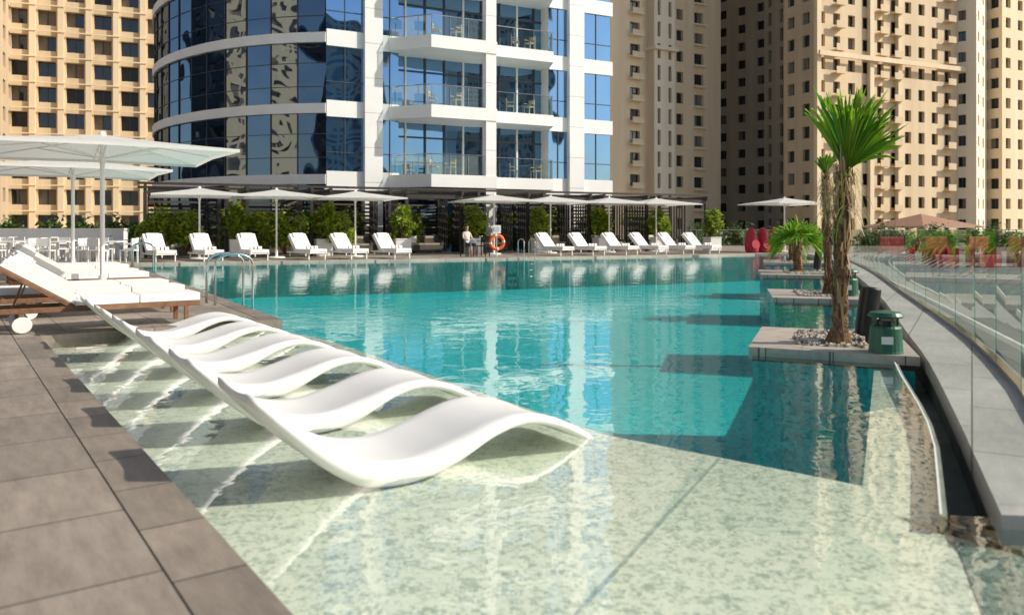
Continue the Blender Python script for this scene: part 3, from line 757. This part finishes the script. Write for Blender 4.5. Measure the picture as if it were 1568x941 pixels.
for P0,P1,h,k in [((-98,66),(-90,30),70,'dglass'),((-96,22),(-92,-2),45,'b1'),((-88,-20),(-68,-48),70,'b2'),((-60,-60),(-38,-72),55,'dglass'),((150,-45),(136,-68),66,'b3'),((122,-84),(104,-104),56,'b3'),((86,-112),(64,-126),62,'b3')]:  # towers for the glass reflections; brown ones have shade in their wall colour
    c=Vector((P0[0]+P1[0],P0[1]+P1[1]))/2; T0,W0=frame(P0,P1); o=Vector(T0(W0/2,1,0)[:2])
    if (o-Vector((0,20))).length>(c-Vector((0,20))).length: P0,P1=P1,P0
    m,Tt,W=tower(P0,P1,16,h,8,2.0,kw=k,nside=4); fin(m)

# ------------------------------------------------------------- modern tower
root=empty('glass_tower',(0,0,0))
ZT=44.0; LV=[3.75+3.62*i for i in range(12)]
A=(-9.5,40.7); B=(6.0,48.8)
T,W=frame(A,B)
gl=MB(); wh=MB(); mu=MB(); bg=MB()
def S(s): return s*W
def glassbay(u0,u1,o,nmull,z0=3.3,z1=ZT,kg='tglass',band=True,bo=.12,bh=.42):
    gl.face([T(u0,o,z0),T(u1,o,z0),T(u1,o,z1),T(u0,o,z1)],kg)
    for i in range(1,nmull): 
        u=u0+(u1-u0)*i/nmull; mu.box(u-.02,u+.02,o+.002,o+.05,z0,z1,'mull',T)
    for z in LV:
        if band: wh.box(u0,u1,o+.01,o+bo,z-bh,z+bh,'panel',T)
        mu.box(u0,u1,o+.002,o+.04,z+.95+.42,z+.99+.42,'mull',T)
glassbay(0,S(.111),0,2); glassbay(S(.166),S(.222),0,2); glassbay(S(.751),S(.823),0,2); glassbay(S(.881),W,0,2)
def column(u0,u1,o0,o1,z0=0):
    z=z0; 
    while z<ZT:
        wh.box(u0,u1,o0,o1,z+.008,min(z+1.802,ZT),'panel',T); z+=1.81
    mu.box(u0+.02,u1-.02,o0+.02,o1-.02,z0,ZT,'mull',T)
column(S(.111),S(.166),-.3,.35); column(S(.823),S(.881),-.3,.35)
column(S(.465),S(.500),1.5,1.95)
rz0,rz1=S(.222),S(.751)
gl.face([T(rz0,-.9,0),T(rz1,-.9,0),T(rz1,-.9,ZT),T(rz0,-.9,ZT)],'tglass')
wh.face([T(rz0,-.9,3.3),T(rz0,0,3.3),T(rz0,0,ZT),T(rz0,-.9,ZT)],'panel'); wh.face([T(rz1,-.9,3.3),T(rz1,0,3.3),T(rz1,0,ZT),T(rz1,-.9,ZT)],'panel')
u=rz0+.7; cnt=0
while u<rz1: mu.box(u-.045,u+.045,-.898,-.80,3.3,ZT,'panel' if cnt%3==0 else 'mull',T); u+=1.15; cnt+=1
ch2=chair_mesh('wicker')
for i,z in enumerate(LV):
    mu.box(rz0,rz1,-.898,-.82,z+2.45,z+2.53,'mull',T)
    pl=[T(a,b_,0)[:2] for a,b_ in [(S(.19),.13),(S(.285),1.95),(S(.502),2.0),(S(.502),-.89),(S(.223),-.89),(S(.223),.13)]]
    wh.prism(pl,z-.36,z+.30,'panel')
    pr=[T(a,b_,0)[:2] for a,b_ in [(S(.504),1.45),(S(.722),1.45),(S(.752),.13),(S(.749),-.89),(S(.504),-.89)]]
    wh.prism(pr,z-.34,z+.28,'panel')
    for P,Q in [((S(.195),.16),(S(.287),1.88)),((S(.287),1.88),(S(.463),1.92)),((S(.506),1.38),(S(.72),1.38)),((S(.72),1.38),(S(.75),.16))]:
        a=T(P[0],P[1],0);b_=T(Q[0],Q[1],0); n=3
        for j in range(n):
            q0,q1=j/n+.01,(j+1)/n-.01
            x0=a[0]+(b_[0]-a[0])*q0;y0=a[1]+(b_[1]-a[1])*q0;x1=a[0]+(b_[0]-a[0])*q1;y1=a[1]+(b_[1]-a[1])*q1
            bg.face([(x0,y0,z+.33),(x1,y1,z+.33),(x1,y1,z+1.32),(x0,y0,z+1.32)],'balglass')
            mu.tube([(x0,y0,z+.28),(x0,y0,z+1.36)],.02,'steel',5)
        mu.tube([(a[0],a[1],z+1.36),(b_[0],b_[1],z+1.36)],.025,'steel',5)
    if i<6:
        for uu,oo,rr in [(.32,1.0,1.0),(.37,1.2,-1.2),(.60,.7,1.1),(.66,.8,-1.2)]:
            add('balcony_chair',ch2,T(S(uu+random.uniform(-.02,.02)),oo,z+.302),fa_+rr,parent=root)
gl.face([T(W,0,3.3),T(W,-14,3.3),T(W,-14,ZT),T(W,0,ZT)],'tglass')
for z in LV: wh.box(W+.003,W+.12,-14,.12,z-.42,z+.42,'panel',T)
gl.face([T(0,-1.2,0),T(W,-1.2,0),T(W,-1.2,3.3),T(0,-1.2,3.3)],'lobby')
wh.box(-.1,W+.05,-1.3,.16,3.18,3.325,'panel',T)
for i in range(12): u=W*i/11; mu.box(u-.05,u+.05,-1.18,-1.05,0,3.17,'mull',T)
cv=smoothline([(-9.5,40.7),(-12,41.05),(-14.8,42.1),(-17.5,43.9),(-20,46.3),(-22,49.2),(-23.4,52.5),(-24,56),(-23.8,60),(-22.5,66)],1.5)
for idx,(a,b_) in enumerate(zip(cv,cv[1:])):
    Tc,Wc=frame(b_,a)
    gl.face([Tc(0,0,0),Tc(Wc,0,0),Tc(Wc,0,ZT),Tc(0,0,ZT)],'tglass2')
    mu.box(-.02,.02,.002,.06,0,ZT,'mull',Tc)
    for z in LV:
        wh.box(-.01,Wc+.01,.005,.16,z-.26,z+.24,'panel',Tc)
        mu.box(0,Wc,.002,.035,z+1.1,z+1.13,'mull',Tc)
        mu.box(0,Wc,.002,.035,z+2.3,z+2.33,'mull',Tc)
roofp=[a for a in cv]+[T(W,-14,0)[:2],T(W,0,0)[:2]]
wh.face([(x,y,ZT) for x,y in roofp],'panel')
gl.obj('glazing',root); wh.obj('cladding',root); mu.obj('mullions',root); bg.obj('balcony_glass',root)

# ------------------------------------------------------------- light
EL=R(34); az=Vector((.996,-.08)).normalized()
sd=Vector((az.x*math.cos(EL),az.y*math.cos(EL),math.sin(EL)))
s=bpy.data.lights.new('sun','SUN'); s.energy=5.0; s.angle=R(.5); s.color=(1,.935,.82)
so=bpy.data.objects.new('sun',s); scene.collection.objects.link(so); so.rotation_euler=sd.to_track_quat('Z','Y').to_euler(); so.location=(30,-10,40)
wd=bpy.data.worlds.new('World'); scene.world=wd; wd.use_nodes=True; nt=wd.node_tree
bgn=nt.nodes['Background']; sk=nt.nodes.new('ShaderNodeTexSky'); sk.sky_type='NISHITA'; sk.sun_disc=False
sk.sun_elevation=EL; sk.sun_rotation=math.atan2(sd.x,sd.y); sk.dust_density=1.8; sk.air_density=1.0
nt.links.new(sk.outputs[0],bgn.inputs[0]); bgn.inputs[1].default_value=.14
# ------------------------------------------------------------- camera
c=bpy.data.cameras.new('camera'); c.lens=28; c.sensor_width=36; c.clip_end=3000; c.shift_y=-.0756
c.dof.use_dof=True; c.dof.focus_distance=13; c.dof.aperture_fstop=2.0
co=bpy.data.objects.new('camera',c); scene.collection.objects.link(co); co.location=(0,0,1.15); co.rotation_euler=(R(90),0,0)
scene.camera=co
